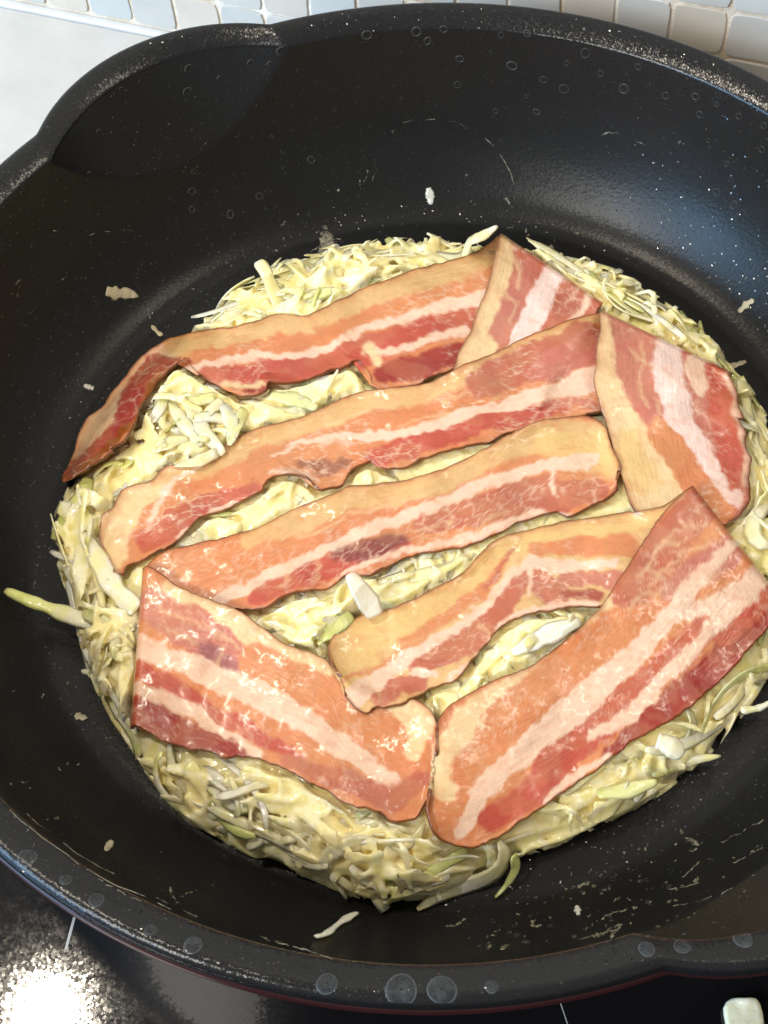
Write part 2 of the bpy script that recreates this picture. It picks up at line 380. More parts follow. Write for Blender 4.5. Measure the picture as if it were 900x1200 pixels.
# ------------------------------------------------------------------ bacon
C = {k: lin(v) for k, v in dict(tan=(212, 170, 114), cream=(226, 194, 146), white=(229, 192, 166), lilac=(231, 201, 190), orange=(205, 126, 78), red=(184, 76, 56),
     brownred=(182, 98, 72), deep=(152, 42, 30), purple=(108, 38, 42), pinkbrown=(188, 108, 90), amber=(146, 74, 20), rind=(100, 50, 16), yellow=(220, 182, 116)).items()}
W, O, T_, CR = 'white', 'orange', 'tan', 'cream'
STRIPS = [
 # ---- strip farthest from the viewer, twisted at its left end, its right end folded down
 dict(label='farthest bacon strip, its left end twisted on edge and its right end folded down',
  runs=[dict(
   rind=[(74, 560), (86, 530), (100, 494), (120, 478), (128, 466), (147, 443), (170, 416), (205, 396), (244, 388), (291, 380), (322, 369), (361, 369), (400, 351), (438, 334), (497, 314), (543, 303), (567, 291), (584, 277)],
   belly=[(73, 567), (90, 559), (110, 545), (140, 521), (163, 483), (186, 446), (217, 421), (232, 438), (268, 460), (291, 466), (312, 460), (318, 450), (338, 450), (361, 447), (400, 431), (419, 424), (432, 436), (440, 455), (470, 455), (504, 443), (560, 425), (640, 392), (703, 359)],
   base=O, marble=.35, lift=[(0, .18, .75)],
   s=[([(74, 561), (100, 500), (130, 470), (170, 420), (210, 400)], [26, 50, 46, 34, 26], 'pale'),
      ([(205, 404), (244, 398), (291, 390), (322, 380), (361, 380), (400, 363), (438, 347), (497, 327), (543, 314), (584, 290)], [24, 24, 24, 24, 24, 24, 26, 28, 30, 34], T_),
      ([(190, 403), (165, 440), (143, 474), (124, 513)], [6, 7, 7, 4], W),
      ([(217, 424), (180, 430), (157, 462), (141, 501), (112, 530), (77, 562)], [12, 22, 26, 22, 18, 8], 'deepred'),
      ([(217, 424), (185, 450), (160, 490), (130, 524), (90, 556)], [6, 7, 8, 8, 6], 'amber'),
      ([(240, 442), (300, 441), (360, 433), (400, 421), (450, 406), (500, 388), (545, 374)], [24, 32, 30, 32, 34, 34, 34], 'red'),
      ([(221, 431), (252, 427), (291, 419), (346, 419), (377, 412), (400, 400), (427, 386), (477, 374), (516, 360), (565, 352)], [7, 8, 9, 9, 10, 10, 10, 10, 14, 20], W),
      ([(434, 412), (470, 412), (508, 397), (545, 390)], [9, 8, 9, 12], W), ([(434, 408), (442, 422)], [14, 10], CR),
      ([(450, 437), (490, 431), (535, 418)], [24, 30, 30], 'deep'),
      ([(262, 452), (310, 454)], [7, 6], CR), ([(285, 460), (312, 460)], [6, 5], 'deep')]),
   dict(
   rind=[(584, 277), (574, 326), (555, 380), (537, 415), (528, 450), (524, 475)],
   belly=[(703, 359), (692, 380), (676, 405), (655, 435), (640, 462), (632, 480)],
   base='brownred', marble=.5,
   s=[([(592, 288), (584, 330), (566, 390), (546, 440)], [26, 30, 40, 50], CR),
      ([(655, 305), (634, 350), (612, 395), (600, 430)], [26, 32, 28, 26], 'lilac'),
      ([(694, 345), (677, 370), (660, 390)], [6, 8, 8], W),
      ([(625, 300), (606, 340), (585, 390)], [20, 24, 22], 'pinkbrown'), ([(604, 305), (612, 320), (606, 336)], [3, 4, 3], CR), ([(592, 345), (604, 356), (598, 376)], [3, 3, 3], CR), ([(662, 360), (672, 346), (684, 338)], [3, 4, 3], W)])]),
 # ---- strip across the upper middle with the flap on the right
 dict(label='bacon strip across the upper middle, folded into a broad flap at the right',
  runs=[dict(
   rind=[(124, 652), (117, 630), (120, 606), (132, 596), (143, 575), (178, 563), (194, 548), (221, 542), (241, 538), (268, 519), (299, 503), (342, 493), (381, 476), (431, 458), (497, 451), (536, 432), (567, 419), (613, 398), (664, 377), (704, 368)],
   belly=[(132, 668), (144, 673), (150, 664), (178, 653), (209, 632), (228, 612), (248, 604), (283, 588), (303, 580), (316, 562), (342, 556), (361, 561), (377, 575), (400, 569), (411, 552), (434, 540), (450, 549), (481, 548), (508, 532), (547, 522), (574, 519), (592, 509), (640, 497), (710, 482), (780, 462), (853, 440)],
   base=O, marble=.55,
   s=[([(130, 655), (134, 615), (160, 582), (200, 560)], [34, 50, 36, 26], CR),
      ([(185, 562), (221, 553), (241, 549), (268, 530), (299, 514), (342, 504), (381, 490), (431, 470), (497, 462), (536, 444), (567, 431), (613, 408), (664, 384), (700, 373)], [20, 22, 24, 26, 26, 26, 27, 26, 24, 24, 24, 22, 16, 10], T_),
      ([(176, 612), (190, 585), (207, 563), (235, 552)], [7, 7, 6, 5], W),
      ([(380, 497), (420, 486), (462, 478)], [3, 4, 3], CR), ([(520, 470), (556, 462), (600, 448), (640, 432)], [3, 3, 4, 3], CR), ([(540, 452), (580, 442), (612, 430)], [3, 3, 3], CR),
      ([(575, 470), (586, 458), (600, 455)], [2, 3, 2], CR), ([(620, 440), (632, 425), (650, 418)], [2, 3, 2], CR), ([(650, 430), (672, 415), (690, 408)], [2, 3, 2], CR), ([(470, 498), (500, 488), (530, 484)], [2, 3, 2], CR),
      ([(478, 536), (486, 522), (482, 512)], [2, 3, 3], CR), ([(536, 518), (544, 506), (540, 494)], [2, 3, 3], CR),
      ([(172, 636), (205, 617), (250, 592), (300, 577)], [26, 34, 34, 26], 'red'),
      ([(440, 537), (497, 519), (555, 499), (613, 490), (660, 479)], [24, 28, 26, 24, 18], 'red'),
      ([(560, 450), (620, 425), (680, 400)], [34, 44, 44], 'brownred'),
      ([(640, 432), (690, 410)], [30, 40], 'pinkbrown'),
      ([(320, 535), (345, 522), (400, 513), (438, 512), (489, 505), (536, 490), (582, 478), (633, 463), (700, 445)], [4, 5, 9, 11, 13, 14, 15, 20, 32], W),
      ([(640, 478), (675, 472), (700, 478)], [10, 12, 10], 'pinkbrown'),
      ([(209, 632), (250, 602), (300, 583)], [7, 8, 6], W), ([(318, 556), (345, 552), (375, 565)], [6, 6, 7], W),
      ([(356, 545), (383, 549), (408, 543)], [12, 18, 12], 'purple')]),
   dict(
   rind=[(704, 368), (699, 417), (696, 446), (701, 469), (711, 501), (720, 533), (729, 562), (740, 592), (752, 606)],
   belly=[(853, 440), (860, 452), (867, 477), (871, 503), (880, 542), (878, 563), (879, 580), (870, 602), (852, 615)],
   base='pinkbrown', marble=.45, belly_brown=True,
   s=[([(704, 380), (708, 445), (726, 492), (748, 535), (772, 582)], [22, 32, 46, 56, 66], CR),
      ([(735, 520), (752, 560)], [30, 40], 'yellow'),
      ([(745, 395), (750, 440), (762, 485)], [34, 40, 34], 'pinkbrown'),
      ([(775, 505), (800, 540), (825, 580), (850, 605)], [34, 40, 40, 26], O),
      ([(780, 405), (784, 452), (796, 487), (819, 525), (837, 554), (851, 577), (866, 588)], [30, 38, 28, 24, 18, 16, 14], 'lilac'),
      ([(812, 428), (818, 455)], [24, 16], W), ([(752, 405), (756, 430), (750, 455), (758, 480)], [2, 3, 3, 2], CR), ([(736, 410), (750, 424), (766, 430)], [2, 3, 2], CR), ([(765, 470), (772, 490), (766, 505)], [2, 3, 2], CR), ([(826, 450), (836, 470), (832, 490)], [4, 4, 3], W), ([(846, 470), (850, 500), (846, 520)], [2, 3, 2], CR),
      ([(838, 440), (845, 490), (858, 540), (856, 568)], [24, 28, 30, 14], 'red'),
      ([(850, 440), (861, 469), (867, 504), (876, 533), (872, 568)], [8, 9, 8, 7, 9], W)])]),
 # ---- strip across the centre with the flap at the lower left
 dict(label='bacon strip across the centre, folded at its left end into a flap lower left',
  runs=[dict(
   rind=[(722, 562), (726, 545), (716, 520), (708, 500), (690, 489), (668, 488), (629, 495), (598, 509), (567, 528), (516, 552), (458, 566), (411, 569), (396, 577), (349, 595), (314, 614), (279, 626), (228, 638), (193, 647), (173, 663)],
   belly=[(724, 572), (712, 583), (691, 595), (668, 606), (648, 603), (613, 611), (590, 624), (567, 632), (524, 646), (485, 651), (438, 673), (403, 678), (384, 692), (349, 693), (318, 708), (287, 714), (271, 716), (240, 745), (200, 795), (158, 851)],
   base=O, marble=.4,
   s=[([(705, 520), (668, 512), (629, 512), (598, 524), (567, 541), (516, 566), (458, 580), (411, 585), (370, 600), (330, 620), (290, 634)], [50, 44, 34, 30, 28, 28, 27, 28, 26, 24, 20], T_),
      ([(715, 530), (680, 528), (640, 520)], [60, 46, 30], 'yellow'),
      ([(500, 614), (560, 600), (640, 580), (655, 590)], [26, 40, 48, 36], 'brownred'),
      ([(670, 580), (705, 576)], [34, 22], 'brownred'),
      ([(255, 706), (302, 682), (353, 659), (411, 632), (450, 615), (516, 592), (567, 566), (598, 560), (633, 546), (690, 540)], [12, 14, 15, 14, 14, 12, 12, 14, 14, 20], W),
      ([(300, 702), (350, 678), (400, 662), (470, 640)], [20, 26, 26, 26], 'red'),
      ([(330, 632), (370, 622), (410, 606), (450, 596)], [3, 4, 3, 3], CR), ([(440, 600), (480, 588), (520, 572)], [3, 3, 3], CR), ([(330, 690), (338, 678), (334, 668)], [2, 3, 3], CR), ([(366, 684), (374, 668), (372, 656)], [2, 3, 3], CR),
      ([(520, 640), (526, 622), (530, 606)], [2, 3, 3], CR), ([(560, 628), (575, 608), (590, 600)], [2, 3, 2], CR), ([(490, 622), (510, 618), (532, 612)], [3, 3, 2], CR),
      ([(395, 652), (430, 647), (474, 632)], [16, 28, 16], 'purple'),
      ([(648, 546), (651, 580)], [6, 6], W),
      ([(403, 674), (458, 652), (508, 641), (567, 630), (598, 612), (633, 602), (668, 606)], [6, 8, 8, 9, 9, 8, 7], W)]),
   dict(
   rind=[(173, 663), (193, 677), (228, 696), (279, 716), (306, 735), (333, 754), (380, 772), (399, 795), (440, 818), (485, 821), (505, 834), (513, 856)],
   belly=[(158, 851), (189, 868), (217, 878), (255, 886), (294, 889), (328, 900), (363, 918), (412, 944), (443, 951), (461, 962), (488, 957), (503, 930), (508, 905)],
   base=O, marble=.2, end_brown=True,
   s=[([(200, 690), (250, 715), (300, 742), (350, 772), (395, 805), (440, 835), (490, 846)], [20, 26, 34, 48, 52, 50, 46], CR),
      ([(180, 712), (230, 738), (272, 772)], [40, 50, 44], 'pinkbrown'),
      ([(245, 765), (275, 785)], [24, 16], 'plum'),
      ([(172, 700), (190, 716), (215, 722), (240, 738)], [2, 3, 3, 2], CR), ([(195, 735), (215, 744), (232, 758)], [2, 3, 2], CR), ([(238, 730), (258, 748), (282, 758)], [2, 3, 2], CR), ([(205, 690), (222, 706), (246, 716)], [3, 3, 3], CR),
      ([(250, 780), (262, 768), (268, 752)], [2, 3, 2], CR), ([(288, 790), (330, 800), (372, 820)], [3, 4, 3], CR), ([(330, 780), (360, 800), (400, 812)], [3, 4, 3], CR),
      ([(300, 775), (350, 802), (420, 842), (470, 880)], [40, 50, 54, 46], O),
      ([(158, 754), (209, 774), (263, 801), (318, 821), (357, 844), (396, 871), (434, 898), (470, 930)], [26, 26, 30, 32, 30, 26, 22, 14], W),
      ([(158, 779), (205, 806), (244, 832), (302, 863), (353, 888)], [20, 20, 20, 18, 12], 'red'),
      ([(158, 806), (197, 822), (232, 837), (263, 863), (302, 884)], [18, 20, 17, 14, 12], W),
      ([(163, 838), (217, 862), (275, 882)], [40, 34, 20], 'deep'),
      ([(337, 893), (399, 913), (461, 938), (496, 915)], [14, 24, 26, 20], 'brownred'),
      ([(490, 860), (485, 885)], [26, 18], CR)])]),
 # ---- strip at the lower right with its flap over the edge of the pancake
 dict(label='bacon strip with a pale rounded left end and a long flap at lower right',
  runs=[dict(
   rind=[(398, 792), (386, 770), (388, 750), (419, 723), (454, 714), (497, 696), (536, 675), (559, 653), (582, 634), (613, 622), (668, 611), (722, 603), (775, 594), (807, 573)],
   belly=[(404, 805), (408, 820), (430, 838), (442, 829), (458, 829), (501, 811), (532, 797), (547, 782), (578, 743), (598, 727), (644, 716), (668, 710), (699, 713), (750, 712), (830, 705), (906, 700)],
   base='tan', marble=.25, end_brown_start=True,
   s=[([(400, 775), (440, 745), (500, 716), (550, 682), (590, 648), (640, 632), (720, 618), (780, 600)], [60, 50, 42, 40, 30, 26, 24, 20], 'yellow'),
      ([(470, 755), (520, 725), (560, 700), (590, 660)], [10, 12, 14, 10], O),
      ([(625, 646), (680, 642), (740, 640)], [16, 22, 24], O),
      ([(450, 815), (490, 799)], [30, 20], 'brownred'),
      ([(495, 777), (555, 747), (586, 714), (613, 680)], [30, 36, 28, 22], 'brownred'),
      ([(634, 682), (650, 697)], [34, 30], 'brownred'),
      ([(665, 680), (735, 680)], [18, 20], 'pinkbrown'),
      ([(418, 815), (445, 796), (477, 772), (524, 744), (567, 713), (598, 674), (621, 660), (652, 666), (722, 661)], [26, 22, 17, 14, 12, 12, 12, 12, 10], W),
      ([(485, 789), (512, 793)], [6, 6], W), ([(560, 735), (572, 744)], [3, 3], CR), ([(430, 790), (470, 765), (510, 740)], [3, 4, 3], 'orange'), ([(400, 800), (430, 785)], [4, 5], 'orange'), ([(570, 690), (586, 664), (604, 644)], [4, 5, 4], 'brownred'), ([(578, 700), (592, 676), (606, 656)], [3, 3, 3], CR), ([(622, 668), (622, 700)], [6, 5], W),
      ([(530, 795), (556, 774), (580, 746), (600, 725), (652, 710), (699, 711)], [8, 7, 7, 8, 8, 7], W),
      ([(660, 698), (700, 702)], [10, 13], 'deep')]),
   dict(
   rind=[(807, 573), (780, 597), (752, 637), (722, 685), (705, 710), (670, 745), (630, 775), (575, 800), (530, 824), (514, 845), (512, 880)],
   belly=[(906, 700), (904, 730), (882, 758), (850, 790), (800, 834), (750, 864), (705, 898), (665, 925), (620, 958), (570, 986), (548, 994), (516, 984), (502, 955), (503, 930)],
   base=O, marble=.28, end_brown=True,
   s=[([(803, 590), (765, 640), (727, 702), (684, 757), (625, 800), (562, 842), (525, 880), (522, 920)], [20, 26, 32, 36, 42, 48, 44, 34], CR),
      ([(738, 692), (775, 640), (815, 600)], [46, 62, 44], 'brownred'),
      ([(790, 690), (850, 650)], [30, 40], 'pinkbrown'),
      ([(745, 680), (760, 662), (772, 640), (790, 622)], [3, 4, 4, 3], CR), ([(760, 690), (778, 668), (800, 650), (826, 640)], [3, 3, 4, 3], CR), ([(738, 712), (752, 700), (770, 696)], [3, 3, 3], CR),
      ([(776, 634), (794, 640), (808, 632)], [3, 3, 2], CR), ([(796, 612), (806, 622), (826, 618)], [3, 3, 2], CR), ([(756, 668), (772, 674), (790, 668)], [2, 3, 2], CR), ([(800, 700), (820, 686), (850, 668)], [3, 4, 3], CR),
      ([(545, 905), (590, 845), (660, 782), (722, 730)], [34, 44, 46, 36], O),
      ([(640, 902), (700, 852), (760, 800), (822, 742)], [34, 38, 36, 34], 'red'),
      ([(575, 960), (660, 906)], [30, 36], 'red'),
      ([(720, 888), (800, 826), (862, 772), (900, 725)], [34, 50, 52, 46], 'deep'),
      ([(845, 745), (895, 690)], [30, 40], 'red'),
      ([(540, 975), (562, 930), (615, 880), (675, 830), (730, 778), (775, 732), (820, 677), (862, 632)], [18, 26, 32, 34, 32, 24, 18, 12], 'white'),
      ([(695, 862), (740, 840), (790, 782), (840, 732), (875, 695), (892, 668)], [13, 16, 17, 20, 24, 26], W),
      ([(780, 725), (830, 712), (870, 690)], [20, 22, 20], W),
      ([(640, 938), (680, 908), (712, 886)], [8, 12, 10], W)])]),
]
C['pale'] = lin((224, 186, 146)); C['deepred'] = lin((160, 58, 48)); C['plum'] = lin((140, 76, 84))

GN = 300; GE = 13.0                        # height raster, 26 cm square
gx = np.linspace(-GE, GE, GN); GX, GY = np.meshgrid(gx, gx, indexing='ij')
TOP = dome(GX, GY) + lump(GX, GY)
COVER = np.full((GN, GN), 99.)
def samp(A, x, y):
    fx = np.clip((x+GE)/(2*GE)*(GN-1), 0, GN-1.001); fy = np.clip((y+GE)/(2*GE)*(GN-1), 0, GN-1.001)
    ix = fx.astype(int); iy = fy.astype(int); fx = fx-ix; fy = fy-iy
    return (A[ix, iy]*(1-fx)+A[ix+1, iy]*fx)*(1-fy)+(A[ix, iy+1]*(1-fx)+A[ix+1, iy+1]*fx)*fy
def blur(A, s):
    k = np.exp(-.5*(np.arange(-3*s, 3*s+1)/s)**2); k /= k.sum()
    P = np.pad(A, 3*s, mode='edge')
    P = np.apply_along_axis(lambda v: np.convolve(v, k, 'valid'), 0, P)
    return np.apply_along_axis(lambda v: np.convolve(v, k, 'valid'), 1, P)
def maxf(A, r):
    for ax in (0, 1):
        B = A.copy()
        for d in range(1, r+1):
            for q in (d, -d): B = np.maximum(B, np.roll(A, q, ax))
        A = B
    return A
def smooth_rows(Z, n):
    for _ in range(n):
        P = np.pad(Z, 1, mode='edge'); Z = (P[:-2, 1:-1]+P[2:, 1:-1]+P[1:-1, :-2]+P[1:-1, 2:]+2*Z)/6
    return Z
def polydist(X, pts, wid):                  # signed distance (inside positive) to a stroke of varying width
    P = np.asarray(pts, float); wv = np.asarray(wid, float)/2; best = np.full(len(X), -1e9)
    for a, b, wa, wb in zip(P[:-1], P[1:], wv[:-1], wv[1:]):
        d = b-a; t = np.clip(((X-a)@d)/(d@d), 0, 1)
        best = np.maximum(best, wa+(wb-wa)*t-np.linalg.norm(X-a-t[:, None]*d, axis=1))
    return best
sst = lambda x: np.clip(x, 0, 1)**2*(3-2*np.clip(x, 0, 1))

def cells(x, y, seed):                      # distance to the border between neighbouring cells
    ix = np.floor(x).astype(np.int64); iy = np.floor(y).astype(np.int64); d1 = np.full(len(x), 9.); d2 = d1.copy()
    for a in (-1, 0, 1):
        for b in (-1, 0, 1):
            jx = vnoise(ix+a+0., iy+b+0., seed); jy = vnoise(ix+a+0., iy+b+0., seed+7)
            d = np.hypot(ix+a+jx-x, iy+b+jy-y); d2 = np.minimum(d2, np.maximum(d, d1)); d1 = np.minimum(d1, d)
    return d2-d1
def paint(X, U, Vv, run, seed):
    wx = X[:, 0]; wy = X[:, 1]
    warp = np.stack([(fbm(wx/26, wy/26, seed)-.5)*10+(fbm(wx/8, wy/8, seed+3)-.5)*8, (fbm(wx/26, wy/26, seed+5)-.5)*10+(fbm(wx/8, wy/8, seed+9)-.5)*8], 1)
    Y = X+warp
    col = np.tile(C[run['base']], (len(X), 1)); lean = np.full(len(X), 0. if run['base'] in ('tan',) else 1.)
    fats = {'tan', 'cream', 'white', 'lilac', 'yellow', 'pale'}
    for pts, wid, key in run['s']:
        soft = {'white': 3.6, 'cream': 6, 'lilac': 4, 'tan': 7, 'yellow': 14, 'orange': 5, 'purple': 7, 'plum': 12, 'amber': 3}.get(key, 5)
        m = sst((polydist(Y, pts, wid)+soft*.5)/soft)
        if key in ('yellow', 'purple', 'plum'): m = m*.75
        if max(wid) <= 4 and key in ('cream', 'white'): m = m*.6
        col = col*(1-m[:, None])+C[key]*m[:, None]; lean = lean*(1-m)+(key not in fats)*m
    # fat veins through the lean, lean flecks through the fat
    a = U*.022; b = Vv
    n = fbm(a*9+b*2, b*9, seed+21, 2); v1 = sst((1-np.abs(2*n-1)*9))
    ca_, sa_ = run.get('dir', (1., -.3)); q = 1/math.hypot(ca_, sa_)
    v2 = sst(1-cells((Y[:, 0]*ca_+Y[:, 1]*sa_)*q/24, (-Y[:, 0]*sa_+Y[:, 1]*ca_)*q/13, seed+31)*8)
    patch = sst((fbm(wx/60, wy/60, seed+41)-.38)*5)
    k = np.clip(run['marble']*1.7*(np.maximum(v1*.5, v2)*patch)*lean, 0, .72)[:, None]
    col = col*(1-k)+C['white']*.94*k
    fl = sst((fbm(wx/16, wy/9, seed+51)-.60)*9)*(1-lean)*.22
    col = col*(1-fl[:, None])+C['orange']*fl[:, None]
    mel = np.clip((fbm(wx/48, wy/30, seed+71)-.45)*2.0, 0, .12)*lean          # thin places where the fat below shines through
    col = col*(1-mel[:, None])+C['tan']*mel[:, None]
    tone = (fbm(wx/30, wy/30, seed+61)-.5)*.22
    col = col*(1+tone[:, None])
    return col
def brown(col, d, wid, seed, X, key='rind'):
    n = .45+1.1*fbm(X[:, 0]/10, X[:, 1]/10, seed)
    m = sst(1-d/(wid*n))*.8
    m2 = sst(1-d/(wid*3.4*n))*.42
    col = col*(1-m2[:, None])+C['amber']*1.5*m2[:, None]
    return col*(1-m[:, None])+C[key]*m[:, None]

NVV = 64; THK = .10
for si, st in enumerate(STRIPS):
    rows_P, rows_c, rows_uv = [], [], []; u_acc = 0
    for ri, run in enumerate(st['runs']):
        L = max(np.linalg.norm(np.diff(np.array(run[k], float), axis=0), axis=1).sum() for k in ('rind', 'belly'))
        nu = int(L/2.3); a = spline(run['rind'], nu); b = spline(run['belly'], nu)
        # let the two edges advance together rather than by their own arc length
        v = np.linspace(0, 1, NVV)
        X = a[:, None]*(1-v[None, :, None])+b[:, None]*v[None, :, None]
        ed = (fbm(np.arange(nu)/9., 0*np.arange(nu), si*7+ri, 4)-.5)*9
        nv_ = (b-a)/np.maximum(np.linalg.norm(b-a, axis=1), 1)[:, None]
        X = X+(nv_*ed[:, None])[:, None]*((1-v)**4)[None, :, None]*.5+(nv_*np.roll(ed, 31)[:, None])[:, None]*(v**4)[None, :, None]
        X[:3] -= 0
        uu = np.linspace(0, L, nu); Ug = np.repeat(uu[:, None], NVV, 1); Vg = np.repeat(v[None], nu, 0)
        Xf = X.reshape(-1, 2)
        low = blur(TOP, 4) if ri == 0 else blur(maxf(TOP, 6), 7)
        rip = .16*(fbm(Xf[:, 0]/55, Xf[:, 1]/55, si*13+ri*5, 2)-.5)+.10*np.sin(Ug.ravel()/38+si)*(.3+Vg.ravel())*.6
        rip += .030*(fbm(Xf[:, 0]/9, Xf[:, 1]/9, si*17+ri+3, 2)-.5)+.10*(fbm(Xf[:, 0]/22, Xf[:, 1]/22, si*17+ri+4, 2)-.5)
        lift = np.zeros(len(Xf))
        for u0, u1, h in run.get('lift', []):
            q = Ug.ravel()/L; lift += h*sst((u1+.05-q)/.1)*Vg.ravel()**1.2
        edge = .12*sst(1-Vg.ravel()*6)*(vnoise(Ug.ravel()/40, 0*Vg.ravel(), si+50))+.22*sst(1-(1-Vg.ravel())*6)*vnoise(Ug.ravel()/33, 0*Vg.ravel(), si+70)
        z = np.full(len(Xf), 2.8)
        for it in range(5):
            P = unproj(Xf, z); raw = samp(TOP, P[:, 0], P[:, 1])
            z = np.maximum(samp(low, P[:, 0], P[:, 1]), raw-.02)+THK*.62+.04+rip+lift+edge
            z = smooth_rows(z.reshape(nu, NVV), 22).ravel(); z = np.maximum(z, raw+THK*.5)
        z = smooth_rows(z.reshape(nu, NVV), 9).ravel()
        P = unproj(Xf, z)
        c = paint(Xf, Ug.ravel()+u_acc, Vg.ravel(), run, si*100+ri*37)
        wd = np.linalg.norm(b-a, axis=1).repeat(NVV)
        c = brown(c, Vg.ravel()*wd, 3.6, si*3+ri, Xf)
        c = brown(c, (1-Vg.ravel())*wd, 7 if run.get('belly_brown') else 1.0, si*3+ri+9, Xf, 'rind')
        if run.get('end_brown'): c = brown(c, L-Ug.ravel(), 6, si+77, Xf)
        if run.get('end_brown_start') or ri == 0: c = brown(c, Ug.ravel(), 5, si+78, Xf)
        ix = np.clip(np.round((P[:, 0]+GE)/(2*GE)*(GN-1)).astype(int), 0, GN-1); iy = np.clip(np.round((P[:, 1]+GE)/(2*GE)*(GN-1)).astype(int), 0, GN-1)
        np.minimum.at(COVER, (ix, iy), P[:, 2]-THK*.5)
        np.maximum.at(TOP, (ix, iy), P[:, 2]+THK*.5)
        rows_P.append(P.reshape(nu, NVV, 3)); rows_c.append(c.reshape(nu, NVV, 3))
        rows_uv.append(np.stack([(Ug+u_acc)/600, Vg], -1)); u_acc += L
    # the fold: a tight round turn from the lower run into the flap
    A_, B_ = rows_P[0][-1], rows_P[1][0]
    out = rows_P[0][-1]-rows_P[0][-6]; out[:, 2] = 0; out /= np.maximum(np.linalg.norm(out, axis=1), 1e-6)[:, None]
    bend = []
    for k in (1, 2, 3):
        s_ = k/4; bend.append(A_*(1-s_)+B_*s_+out*.11*math.sin(math.pi*s_))
    Pm = np.concatenate([rows_P[0], np.array(bend), rows_P[1]]); cm = np.concatenate([rows_c[0], np.repeat(rows_c[1][:1], 3, 0), rows_c[1]])
    um = np.concatenate([rows_uv[0], np.repeat(rows_uv[1][:1], 3, 0), rows_uv[1]])
    nu = len(Pm); V = Pm.reshape(-1, 3)
    o = thing('bacon_strip', V, gridfaces(nu, NVV), M['bacon'], st['label'], 'bacon')
    me = o.data
    ca = me.color_attributes.new('meat', 'FLOAT_COLOR', 'POINT')
    ca.data.foreach_set('color', np.concatenate([np.clip(cm.reshape(-1, 3), 0, 1), np.ones((nu*NVV, 1))], 1).astype(np.float32).ravel())
    uvl = me.uv_layers.new(name='strip'); li = np.empty(len(me.loops), np.int32); me.loops.foreach_get('vertex_index', li)
    uvl.data.foreach_set('uv', um.reshape(-1, 2)[li].astype(np.float32).ravel())
    so = o.modifiers.new('thickness', 'SOLIDIFY'); so.thickness = THK*S; so.offset = 0; so.use_even_offset = False
    o['group'] = 'folded bacon strips on the pancake'

# ------------------------------------------------------------------ cabbage pancake
def cover_lim(x, y):                        # the pancake stays under the bacon
    ix = np.clip(np.round((x+GE)/(2*GE)*(GN-1)).astype(int), 1, GN-2); iy = np.clip(np.round((y+GE)/(2*GE)*(GN-1)).astype(int), 1, GN-2)
    return CMIN[ix, iy]
CMIN = COVER.copy()
for _k in range(2):
    for dx, dy in ((1, 0), (-1, 0), (0, 1), (0, -1)): CMIN = np.minimum(CMIN, np.roll(np.roll(COVER if _k == 0 else CMIN, dx, 0), dy, 1))
for dx in (-1, 0, 1):
    for dy in (-1, 0, 1): CMIN = np.minimum(CMIN, np.roll(np.roll(COVER, dx, 0), dy, 1))

def shred_path(r, L, w, th, nseg=10, curl=1.0):
    s = np.linspace(-.5, .5, nseg+1); k = r.normal(0, .9)*curl; k2 = r.normal(0, .8)*curl
    ang = k*s+k2*s*s*2; dx = np.cos(ang); dy = np.sin(ang)
    x = np.cumsum(dx)*L/nseg; y = np.cumsum(dy)*L/nseg; x -= x.mean(); y -= y.mean()
    z = .10*np.sin(s*r.uniform(3, 8)+r.uniform(0, 6))*min(1, L/2)
    P = np.stack([x, y, z], 1)
    wv = w*(1+.35*np.sin(s*r.uniform(2, 9)+r.uniform(0, 6)))*np.clip(1.1-np.abs(2*s)**6*r.uniform(.1, .6), .4, 1.2)
    return P, wv, th*np.ones(nseg+1), r.uniform(-.6, .6)*s*2+r.uniform(-.5, .5)
def ribbon(P, wv, tv, tw, up=None, nc=6):
    d = np.gradient(P, axis=0); d /= np.linalg.norm(d, axis=1)[:, None]
    U0 = np.tile([0, 0, 1.], (len(P), 1)) if up is None else up
    sd = np.cross(U0, d); sd /= np.maximum(np.linalg.norm(sd, axis=1), 1e-6)[:, None]; up2 = np.cross(d, sd)
    a = np.arange(nc)/nc*2*math.pi; V = []
    for i in range(len(P)):
        c, s = math.cos(tw[i]), math.sin(tw[i]); S1 = sd[i]*c+up2[i]*s; U1 = -sd[i]*s+up2[i]*c
        q = 1 if 0 < i < len(P)-1 else .75
        V.append(P[i]+np.outer(np.cos(a)*wv[i]/2*q, S1)+np.outer(np.sign(np.sin(a))*np.abs(np.sin(a))**.8*tv[i]/2*q, U1))
    n = len(P); F_ = gridfaces(n, nc, True).tolist(); F_.append(list(range(nc))); F_.append([(n-1)*nc+k for k in range(nc)][::-1])
    return np.vstack(V), F_
def surf(x, y): return dome(x, y)+lump(x, y)
def frame(x, y):
    e = .12; nx = -(surf(x+e, y)-surf(x-e, y))/(2*e); ny = -(surf(x, y+e)-surf(x, y-e))/(2*e)
    n = np.array([nx, ny, 1.]); n /= np.linalg.norm(n); return n

LIMR = blur(np.where(CMIN < 50, CMIN, dome(GX, GY)+lump(GX, GY)+.8), 1)
pancake = tag(empty('cabbage_pancake', (0, 0, .6)), 'round pale yellow cabbage pancake with loose shreds at its edge, lying in the black pan', 'pancake')
